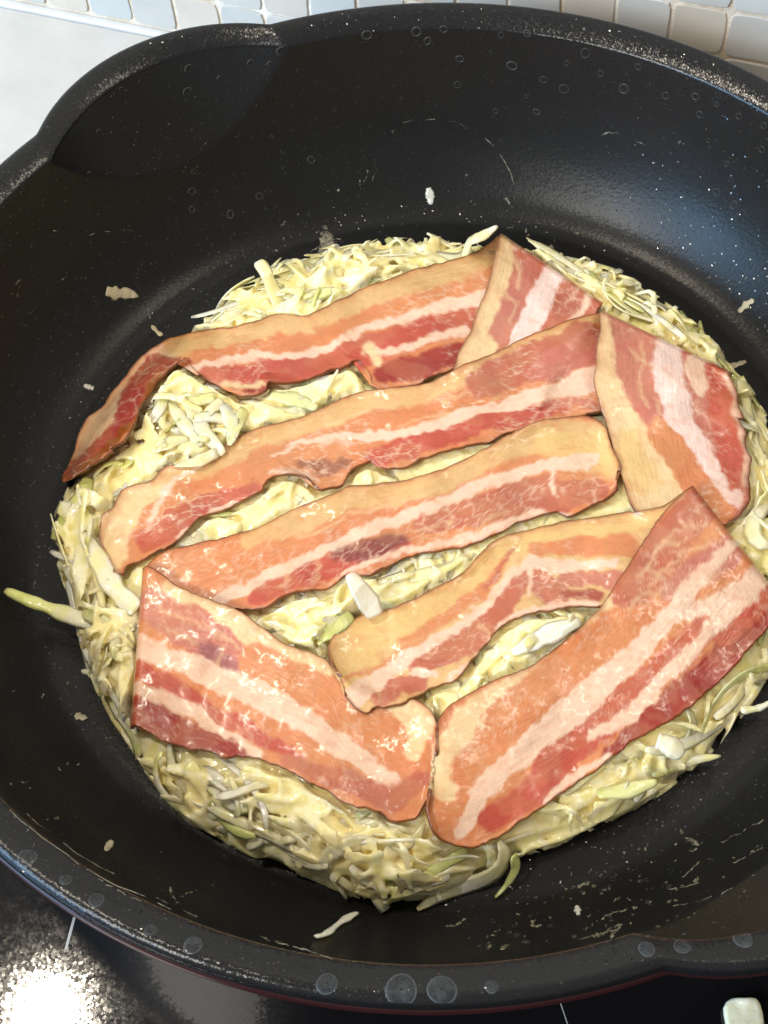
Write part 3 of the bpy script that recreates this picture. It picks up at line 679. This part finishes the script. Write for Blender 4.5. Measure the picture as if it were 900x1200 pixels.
# body: a dome and many shreds melted together by the batter
nr, nt = 70, 220; tt = np.linspace(0.003, 1, nr); th = np.linspace(0, 2*math.pi, nt, endpoint=False)
Rr = Rc(th)*(1+.035*(fbm(np.cos(th)*9, np.sin(th)*9, 8, 4)-.5)*2)
TT, THH = np.meshgrid(tt, th, indexing='ij'); X = TT*Rr[None]*np.cos(THH); Y = TT*Rr[None]*np.sin(THH)
Z = FL+(dome(X*.999, Y*.999)-FL)*1.0 + lump(X, Y)*sst((1-TT)*5) - .02
Z[-1] = FL+.02
V = np.stack([X, Y, Z], -1).reshape(-1, 3); Fc = gridfaces(nr, nt, True)[:, ::-1].tolist()
low = [len(V)+j for j in range(nt)]
Vb = np.stack([Rr*.98*np.cos(th), Rr*.98*np.sin(th), np.full(nt, FL+.004)], 1)
allV = [V, Vb]; allF = Fc+[( (nr-1)*nt+j, (nr-1)*nt+(j+1) % nt, len(V)+(j+1) % nt, len(V)+j) for j in range(nt)]+[low]
Fc0 = [j for j in range(nt)]; allF.append(Fc0)
off = len(V)+nt
def rand_spot(edge_bias):
    inner = rng.uniform() < .28
    while True:
        a = rng.uniform(0, 2*math.pi); t_ = math.sqrt(rng.uniform(0, .62)) if inner else math.sqrt(rng.uniform(0, 1)) if rng.uniform() > edge_bias else rng.uniform(.86, 1.0)
        r_ = t_*Rc(a)
        x, y = r_*math.cos(a), r_*math.sin(a)
        if cover_lim(np.array([x]), np.array([y]))[0] < 50 and rng.uniform() < .93: continue
        return x, y
def place(P, x, y, lift_, tilt=.22):
    n = frame(x, y)+rng.normal(0, tilt, 3); n /= np.linalg.norm(n)
    a = rng.uniform(0, 2*math.pi)
    # edge shreds follow the rim more often than they stick out
    if math.hypot(x, y) > 8.4 and rng.uniform() < .72: a = math.atan2(y, x)+math.pi/2+rng.normal(0, .4)
    t0 = np.array([math.cos(a), math.sin(a), 0]); t0 -= n*(t0@n); t0 /= np.linalg.norm(t0); b0 = np.cross(n, t0)
    c = np.array([x, y, surf(x, y)])+n*lift_
    c[2] = max(c[2], .78)
    return np.stack([t0, b0, n], 1), c
for k in range(1050):
    x, y = rand_spot(.42); L = rng.uniform(1.3, 4.2); w_ = rng.uniform(.15, .40)
    P, wv, tv, tw = shred_path(rng, L, w_, rng.uniform(.08, .15), 12, 1.5); R_, c = place(P, x, y, rng.uniform(-.08, .10), .22)
    Pv, Fv = ribbon(P, wv, tv, tw)
    Q = Pv@R_.T+c; Q[:, 2] = np.maximum(Q[:, 2], FL+.02)
    rq = np.hypot(Q[:, 0], Q[:, 1]); kq = np.minimum(1, (Rc(np.arctan2(Q[:, 1], Q[:, 0]))+.12)/np.maximum(rq, .01)); Q[:, :2] *= kq[:, None]
    allV.append(Q); allF += [tuple(i+off for i in f_) for f_ in Fv]; off += len(Q)
tmp = obj('batter', np.vstack(allV), allF, M['batter'])
rm = tmp.modifiers.new('remesh', 'REMESH'); rm.mode = 'VOXEL'; rm.voxel_size = .055*S; rm.use_smooth_shade = True
sm = tmp.modifiers.new('smooth', 'SMOOTH'); sm.factor = .5; sm.iterations = 6
dg = bpy.context.evaluated_depsgraph_get(); me = bpy.data.meshes.new_from_object(tmp.evaluated_get(dg))
bpy.data.objects.remove(tmp)
co_ = np.empty(len(me.vertices)*3, np.float32); me.vertices.foreach_get('co', co_); co_ = co_.reshape(-1, 3)/S
lim = samp(LIMR, co_[:, 0], co_[:, 1]); co_[:, 2] = np.minimum(co_[:, 2], np.maximum(lim-.05-.22*fbm(co_[:, 0]*2.6, co_[:, 1]*2.6, 77, 3)*(lim < dome(co_[:, 0], co_[:, 1])+.7), FL+.01))
co_ -= np.array(pancake.location)/S
me.vertices.foreach_set('co', (co_*S).astype(np.float32).ravel()); me.update()
me.name = 'batter'; o = bpy.data.objects.new('batter', me); COL.objects.link(o); o.parent = pancake; o['kind'] = 'stuff'
me.materials.clear(); me.materials.append(M['batter'])

# the loose shreds one can pick apart
variants = []
for k in range(40):
    L = rng.uniform(2.2, 5.0); w_ = rng.uniform(.16, .36) if k % 7 else rng.uniform(.42, .62)
    P, wv, tv, tw = shred_path(rng, L, w_, rng.uniform(.045, .085), 12, 1.4)
    Pv, Fv = ribbon(P, wv, tv, tw); m_ = mesh('cabbage_shred', Pv, Fv)
    m_.materials.append(M['shred_green'] if k % 8 == 0 else M['shred_white'] if k % 20 == 3 else M['shred']); variants.append((m_, Pv))
made = 0; tries = 0
while made < 262 and tries < 6000:
    tries += 1
    x, y = rand_spot(.34); m_, Pv = variants[rng.integers(len(variants))]
    R_, c = place(None, x, y, rng.uniform(.10, .24), .16)
    Q = Pv@R_.T+c; lim = cover_lim(Q[:, 0], Q[:, 1])
    if (Q[:, 2] > lim-.03).any():                       # would poke through the bacon: sink it or drop it
        dz = (Q[:, 2]-lim+.04)[lim < 50].max()
        if dz > .45: continue
        c[2] -= dz; Q[:, 2] -= dz
    if Q[:, 2].min() < FL+.01: c[2] += FL+.01-Q[:, 2].min()
    if (np.hypot(Q[:, 0], Q[:, 1])-Rc(np.arctan2(Q[:, 1], Q[:, 0]))).max() > (.6 if made % 4 == 0 else .2): continue
    if (Q[:, 2]-surf(Q[:, 0]*.96, Q[:, 1]*.96)).max() > .5: continue
    o = bpy.data.objects.new('cabbage_shred', m_); COL.objects.link(o); o.parent = pancake
    mw = Matrix([list(R_[i])+[0] for i in range(3)]+[[0, 0, 0, 1]]); mw.translation = Vector((c-np.array(pancake.location)/S)*S)
    o.matrix_local = mw; made += 1

def strand(px, zs, wid, th_, mat, name='cabbage_shred', parent=pancake, tw=0., label=None, cat=None, n=22, on_pan=False, nc=8):
    P2 = spline(px, n); q = np.linspace(0, 1, n)
    z = np.interp(q, np.linspace(0, 1, len(zs)), zs)
    P = unproj(P2, z)
    if on_pan:
        H = pan_hit(P2); P = H+pan_normal(H)*(z[:, None])
    wv = np.interp(q, np.linspace(0, 1, len(wid)), wid)*(1+(.36 if on_pan else .18)*(vnoise(q*7, 0*q, int(px[0][0]))-.5)*2)
    up = pan_normal(P) if on_pan else None
    if up is not None: up = np.where(np.isfinite(up), up, [0, 0, 1.])
    Vv, Ff = ribbon(P, wv, np.full(n, th_), np.linspace(-tw, tw, n) if np.isscalar(tw) else np.interp(q, np.linspace(0, 1, len(tw)), tw), up, nc=nc)
    if cat: return thing(name, Vv, Ff, mat, label, cat)
    return obj(name, Vv, Ff, mat, parent)
G_, W_, S_ = M['shred_green'], M['shred_white'], M['shred']
strand([(7, 692), (35, 704), (70, 717), (98, 727), (120, 738)], [1.5, 1.6, 1.5, 1.75, 1.7], [.26, .34, .42, .50, .5], .16, S_, tw=.2)
strand([(583, 265), (566, 276), (552, 282), (546, 296), (545, 306)], [3.0, 2.9, 2.8, 2.4, 2.0], [.12, .3, .42, .34, .3], .09, S_, tw=.5)
strand([(303, 306), (312, 320), (320, 340), (330, 356)], [3.1, 3.0, 2.6, 2.3], [.42, .38, .4, .5], .1, S_)
strand([(580, 1052), (594, 1036), (604, 1018), (602, 1002)], [.72, .8, 1.1, 1.5], [.08, .16, .22, .34], .05, G_, tw=.7)
strand([(844, 886), (815, 890), (790, 897), (762, 906)], [1.1, 1.2, 1.3, 1.5], [.1, .24, .34, .4], .14, S_, tw=.3)
strand([(869, 446), (876, 480), (882, 520), (893, 548)], [2.0, 1.9, 1.9, 1.8], [.4, .34, .4, .5], .09, S_, tw=.6)
strand([(410, 672), (420, 688), (432, 706), (440, 722)], [3.7, 3.6, 3.3, 3.0], [.30, .60, .62, .45], .06, W_, tw=.3)
strand([(322, 900), (350, 930), (400, 962), (450, 985)], [2.0, 1.9, 1.7, 1.6], [.3, .75, .8, .4], .09, S_, tw=.5)
strand([(415, 1030), (450, 1033), (490, 1030), (520, 1012), (548, 998)], [1.5, 1.55, 1.6, 1.6, 1.7], [.16, .24, .2, .28, .4], .06, G_, tw=.6)
strand([(500, 1030), (510, 1045), (516, 1056)], [1.0, .85, .75], [.24, .22, .16], .12, S_)
strand([(770, 868), (785, 874), (800, 884)], [2.5, 2.45, 2.3], [.45, .6, .4], .2, W_)
strand([(600, 765), (625, 752), (650, 740), (680, 728)], [2.75, 2.85, 2.85, 2.75], [.3, .55, .5, .35], .1, W_, tw=.4)
strand([(318, 462), (345, 468), (372, 478)], [2.75, 2.8, 2.75], [.4, .5, .3], .1, G_, tw=.3)
strand([(372, 755), (392, 735), (412, 720)], [2.7, 2.75, 2.75], [.2, .5, .35], .09, G_, tw=.4)
strand([(350, 965), (357, 950), (352, 938)], [1.75, 1.85, 1.9], [.2, .38, .3], .1, G_)
strand([(700, 930), (735, 926), (770, 916)], [1.9, 1.95, 1.9], [.3, .46, .2], .1, G_, tw=.4)
strand([(62, 632), (78, 605), (96, 580), (104, 560)], [1.6, 1.8, 2.0, 2.2], [.3, .5, .5, .3], .1, G_, tw=.6)
strand([(100, 700), (120, 690), (140, 682)], [1.6, 1.9, 2.1], [.3, .34, .3], .12, S_)
strand([(98, 625), (115, 655), (135, 690), (160, 715)], [2.2, 2.3, 2.35, 2.4], [.4, .6, .62, .5], .1, S_, tw=.4)
strand([(96, 786), (108, 790), (120, 800)], [1.1, 1.3, 1.5], [.12, .24, .26], .1, S_)
strand([(660, 315), (690, 330), (730, 352), (760, 380)], [2.2, 2.25, 2.2, 2.1], [.4, .55, .6, .4], .08, S_, tw=.3)
strand([(765, 385), (790, 398), (822, 420)], [2.2, 2.1, 1.9], [.4, .5, .25], .1, G_, tw=.4)
strand([(905, 822), (888, 830), (868, 832)], [1.3, 1.3, 1.4], [.14, .2, .26], .12, S_)
for pts in ([(200, 470), (215, 495), (232, 520)], [(232, 492), (250, 478), (262, 470)], [(180, 530), (200, 518), (222, 515)], [(222, 470), (235, 500), (262, 532)], [(262, 472), (272, 498), (270, 520)],
            [(205, 545), (232, 540), (255, 530)], [(170, 500), (185, 482), (196, 462)], [(286, 478), (278, 500), (268, 522)], [(215, 460), (232, 468), (252, 466)]):
    strand(pts, [2.75, 2.9, 2.8], [random.uniform(.2, .4), random.uniform(.3, .5), random.uniform(.2, .4)], .06, S_, tw=.5, n=12)

# ------------------------------------------------------------------ scraps lying about
strand([(369, 1102), (382, 1098), (398, 1085), (412, 1076), (420, 1073)], [.09]*5, [.26, .18, .16, .2, .12], .08, W_, 'cabbage_scrap', None, label='curled white cabbage scrap lying alone between the pancake and the front rim', cat='cabbage scrap', on_pan=True)
strand([(502, 220), (504, 229), (505, 240)], [.025]*3, [.26, .30, .10], .035, W_, 'cabbage_scrap', None, label='small pointed white crumb on the bare pan behind the farthest bacon strip', cat='cabbage scrap', on_pan=True, n=10)
strand([(124, 341), (136, 344), (150, 344), (162, 348)], [.025]*4, [.30, .42, .40, .08], .035, M['dry'], 'cabbage_scrap', None, label='flat pale crumb on the bare pan at the far left', cat='cabbage scrap', on_pan=True, n=14)
strand([(381, 264), (382, 278), (386, 294), (388, 304)], [.012]*4, [.10, .5, .8, .6], .018, M['smear'], 'batter_smear', None, label='thin grey batter smear on the pan just behind the pancake', cat='smear', on_pan=True, n=14)
strand([(98, 452), (104, 454), (110, 456)], [.025]*3, [.14, .2, .12], .035, W_, 'cabbage_scrap', None, label='tiny white crumb on the pan to the left of the twisted bacon end', cat='cabbage scrap', on_pan=True, n=8)
strand([(123, 998), (127, 992), (131, 986)], [.025]*3, [.10, .26, .18], .035, M['dry'], 'cabbage_scrap', None, label='small drop-shaped crumb on the lower left wall of the pan', cat='cabbage scrap', on_pan=True, n=8)
strand([(676, 1062), (677, 1068), (678, 1073)], [.025]*3, [.12, .17, .12], .035, W_, 'cabbage_scrap', None, label='rice-like white crumb on the pan in front of the lower right bacon', cat='cabbage scrap', on_pan=True, n=8)
strand([(866, 366), (876, 356), (884, 352)], [.025]*3, [.16, .24, .12], .035, M['dry'], 'cabbage_scrap', None, label='thin grey flake on the pan wall at the right, below the blue sheen', cat='cabbage scrap', on_pan=True, n=10)
strand([(856, 430), (866, 427), (874, 424)], [.025]*3, [.18, .24, .14], .035, M['dry'], 'cabbage_scrap', None, label='grey crumb beside the right edge of the broad right flap of bacon', cat='cabbage scrap', on_pan=True, n=10)
strand([(88, 838), (96, 841), (103, 842)], [.025]*3, [.18, .26, .06], .035, M['dry'], 'cabbage_scrap', None, label='grey crumb on the pan floor to the left of the lower left bacon flap', cat='cabbage scrap', on_pan=True, n=8)
strand([(178, 382), (184, 389), (190, 394)], [.03]*3, [.08, .18, .16], .04, M['dry'], 'cabbage_scrap', None, label='faint curved crumb on the pan above the twisted bacon end', cat='cabbage scrap', on_pan=True, n=8)
# the chunk on the hob
P = unproj([(846, 1178), (858, 1164), (874, 1168), (890, 1164), (897, 1182), (902, 1215), (850, 1212), (853, 1194)], .45)
ctr = P.mean(0); V = []
for sc_, z in ((.92, .004), (1.0, .10), (.98, .30), (.84, .36), (.45, .30)):
    for i, q in enumerate(P):
        v = ctr+(q-ctr)*sc_; v[2] = z+.09*math.sin(i*2.1+z*9); V.append(v)
V = np.array(V); V[:, 2] = np.maximum(V[:, 2], .004)
F_ = gridfaces(5, 8, True).tolist()+[list(range(8)), [32+k for k in range(8)]]
ch = thing('cabbage_chunk', V, F_, W_, 'thick pale cabbage chunk lying on the black hob in front of the pan', 'cabbage scrap')
sb = ch.modifiers.new('round', 'SUBSURF'); sb.levels = 1; sb.render_levels = 1

# ------------------------------------------------------------------ marks dried onto the pan
def disc_on_pan(xy, r, ring=True, n=14):
    H = pan_hit([xy])[0]; N = pan_normal(H[None])[0]
    if not np.isfinite(N).all(): N = np.array([0, 0, 1.])
    a = np.cross(N, [0.3, .1, 1]); a /= np.linalg.norm(a); b = np.cross(N, a); V = []
    rr = [(r*1.0, .004), (r*.93, .02), (r*.80, .02), (r*.72, .006)] if ring else [(r, .004), (r*.9, .018), (r*.5, .02), (r*.05, .02)]
    el = random.uniform(.85, 1.15)
    for q, h in rr:
        for k in range(n):
            t_ = 2*math.pi*k/n; V.append(H+N*h+a*math.cos(t_)*q*el+b*math.sin(t_)*q/el)
    return np.array(V), gridfaces(4, n, True)
Vs, Fs, off = [], [], 0
spots = [(142, 106), (222, 81), (258, 81), (220, 108), (259, 92), (288, 88), (294, 74), (372, 80), (116, 156), (227, 201), (225, 224), (225, 245), (304, 230), (270, 251), (365, 187), (480, 62),
         (488, 37), (501, 48), (520, 34), (539, 69), (515, 90), (536, 99), (587, 41), (618, 39), (664, 74), (661, 104), (637, 93), (633, 121), (629, 131), (704, 86), (748, 78), (731, 104),
         (780, 112), (815, 113), (842, 111), (840, 122), (866, 136), (895, 147), (893, 175), (852, 192), (857, 210), (840, 225), (860, 240), (512, 175), (535, 137), (600, 77), (581, 130),
         (452, 62), (465, 98), (430, 41), (820, 134), (770, 60), (686, 62), (676, 224), (615, 200), (524, 204), (105, 205), (38, 290), (35, 540), (310, 170), (330, 60), (318, 75)]
random.seed(4)
for p in spots:
    v, f = disc_on_pan(p, random.choice([.09, .11, .13, .17])*1.0); Vs.append(v); Fs.append(f+off); off += len(v)
for k in range(110):                                    # finer spatter
    p = (random.uniform(60, 890), random.uniform(40, 260)) if k < 60 else (random.uniform(540, 890), random.uniform(1030, 1110))
    if p[1] > 1000 and p[1] > 1130-(p[0]-540)*.06-18: continue
    if p[1] < 250 and p[1] < 30+abs(p[0]-500)*.28: continue
    v, f = disc_on_pan(p, random.uniform(.03, .08), n=9); Vs.append(v); Fs.append(f+off); off += len(v)
tag(obj('oil_spatter', np.vstack(Vs), np.vstack(Fs), M['film'], pan), kind='stuff')

Vs, Fs, off = [], [], 0
def streak(pts, wd, n=14, broken=.0):
    global off
    P2 = spline(pts, n); P2 = P2+rng.normal(0, .8, P2.shape); H = pan_hit(P2); N = pan_normal(H); N = np.where(np.isfinite(N), N, [0, 0, 1.])
    d = np.gradient(H, axis=0); d /= np.maximum(np.linalg.norm(d, axis=1), 1e-6)[:, None]; sd = np.cross(N, d)
    ww = wd*1.35*np.clip(rng.uniform(.1, 1.3, n), .1, 1)
    V = np.concatenate([H-sd*ww[:, None]+N*.006, H+N*.022, H+sd*ww[:, None]+N*.006])
    for i in range(n-1):
        if rng.uniform() < broken: continue
        Fs.append((i, i+1, n+i+1, n+i)); Fs.append((n+i, n+i+1, 2*n+i+1, 2*n+i))
    return V, n
def add(pts, wd, n=14, broken=0.):
    global off
    k0 = len(Fs); V, _ = streak(pts, wd, n, broken)
    for i in range(k0, len(Fs)): Fs[i] = tuple(q+off for q in Fs[i])
    Vs.append(V); off += len(V)
for pts, wd, br in [
    ([(672, 1100), (690, 1086), (712, 1074)], .02, .2), ([(676, 1101), (700, 1096), (722, 1090)], .02, .2), ([(700, 1100), (716, 1088), (726, 1084)], .035, .1), ([(716, 1101), (720, 1093), (727, 1086)], .05, 0),
    ([(708, 1074), (725, 1068), (736, 1066)], .03, .1), ([(670, 1040), (690, 1036), (700, 1041)], .05, .3), ([(704, 1044), (716, 1042)], .03, .3), ([(800, 1028), (812, 1018), (820, 1010)], .03, .1),
    ([(780, 1044), (800, 1040), (818, 1036)], .04, .3), ([(815, 1034), (818, 1028)], .05, 0), ([(797, 974), (805, 980), (815, 988)], .05, .4), ([(812, 988), (818, 990)], .06, 0), ([(860, 1012), (880, 1002), (898, 990)], .02, .3),
    ([(850, 985), (875, 972), (895, 962)], .02, .4), ([(790, 1062), (830, 1052), (870, 1038)], .012, .3), ([(520, 1085), (535, 1084), (545, 1076)], .03, .3), ([(573, 1112), (575, 1106)], .05, 0), ([(589, 1113), (593, 1108)], .05, 0),
    ([(620, 1086), (635, 1084)], .04, .3), ([(305, 1097), (330, 1106), (360, 1114)], .03, .3), ([(310, 1100), (345, 1110), (390, 1124)], .018, .2), ([(200, 1040), (202, 1052), (208, 1058)], .03, .3), ([(210, 1050), (235, 1042), (250, 1038)], .018, .6),
    ([(10, 950), (60, 990), (120, 1030), (200, 1066)], .018, .25), ([(30, 955), (90, 1000), (160, 1040), (230, 1076)], .014, .45), ([(100, 1018), (130, 1040), (170, 1060)], .02, .4),
    ([(472, 143), (500, 139), (530, 142), (560, 155), (580, 172), (592, 190), (602, 215)], .014, .3), ([(590, 228), (600, 244)], .025, .1), ([(421, 210), (425, 222), (431, 200)], .03, .2), ([(438, 175), (440, 200), (436, 212)], .02, .3),
    ([(705, 160), (715, 156), (735, 160), (760, 172)], .02, .4), ([(80, 280), (115, 273), (160, 268)], .012, .4), ([(15, 340), (25, 325), (20, 350)], .015, .3), ([(616, 262), (618, 280)], .03, .3), ([(524, 296), (532, 288)], .08, .3),
    ([(70, 330), (80, 322)], .02, .4), ([(172, 360), (176, 374)], .02, .3), ([(365, 296), (380, 285), (400, 279)], .02, .2), ([(374, 290), (384, 300), (396, 300)], .05, .3), ([(40, 690), (44, 660)], .015, .3), ([(330, 265), (335, 258)], .04, .2)]:
    add(pts, wd, 14, br)
for k in range(150):                                    # small flecks of batter flung on the walls
    p = (rng.uniform(560, 895), rng.uniform(985, 1105)) if k < 95 else (rng.uniform(20, 880), rng.uniform(150, 420)) if k < 128 else (rng.uniform(5, 200), rng.uniform(760, 1000))
    if k < 95 and p[1] > 1120-(p[0]-560)*.12: continue
    if k < 95 and p[1] < 1075-(p[0]-560)*.45: continue
    a = rng.normal(-.45, .5); l_ = rng.uniform(1.0, 5)
    add([p, (p[0]+l_*math.cos(a), p[1]+l_*math.sin(a))], rng.uniform(.012, .035), 4)
tag(obj('batter_spatter', np.vstack(Vs), Fs, M['smear'], pan), kind='stuff')

def rim_z(r): return float(np.interp(r, rimp[:, 0], np.maximum.accumulate(rimp[:, 1])))
for (x, y), r in [((32, 1006), .24), ((77, 1031), .15), ((113, 1055), .19), ((177, 1090), .15), ((226, 1108), .23), ((383, 1153), .26), ((470, 1160), .40), ((518, 1160), .36), ((576, 1157), .16), ((872, 1098), .24), ((758, 1112), .2), ((800, 1108), .2)]:
    c = unproj([(x, y)], 6.38)[0]; n = 20; V = []; r *= .85
    for q, h in ((1, .004), (.88, .016), (.5, .014), (.08, .012)):
        for k in range(n):
            a = 2*math.pi*k/n; rr = r*q*(1+.04*math.sin(2*a+x)+.03*math.sin(3*a+y)); X_, Y_ = c[0]+rr*math.cos(a), c[1]+rr*math.sin(a)
            d = math.hypot(X_, Y_); e = float(spout(np.array([math.atan2(Y_, X_)]), 14.7, 1.15)[0]); d -= e
            d2 = min(max(d, 14.12), 14.93); k_ = (d2+e)/(d+e)
            V.append((X_*k_, Y_*k_, float(np.interp(d2, rimp[:30, 0], rimp[:30, 1]))+h))
    o = obj('dried_drop', V, gridfaces(4, n, True)[:, ::-1], M['dropfilm'], pan); o.data.materials.append(M['dropring'])
    o.data.polygons.foreach_set('material_index', np.r_[np.ones(n, np.int32), np.zeros(2*n, np.int32)])
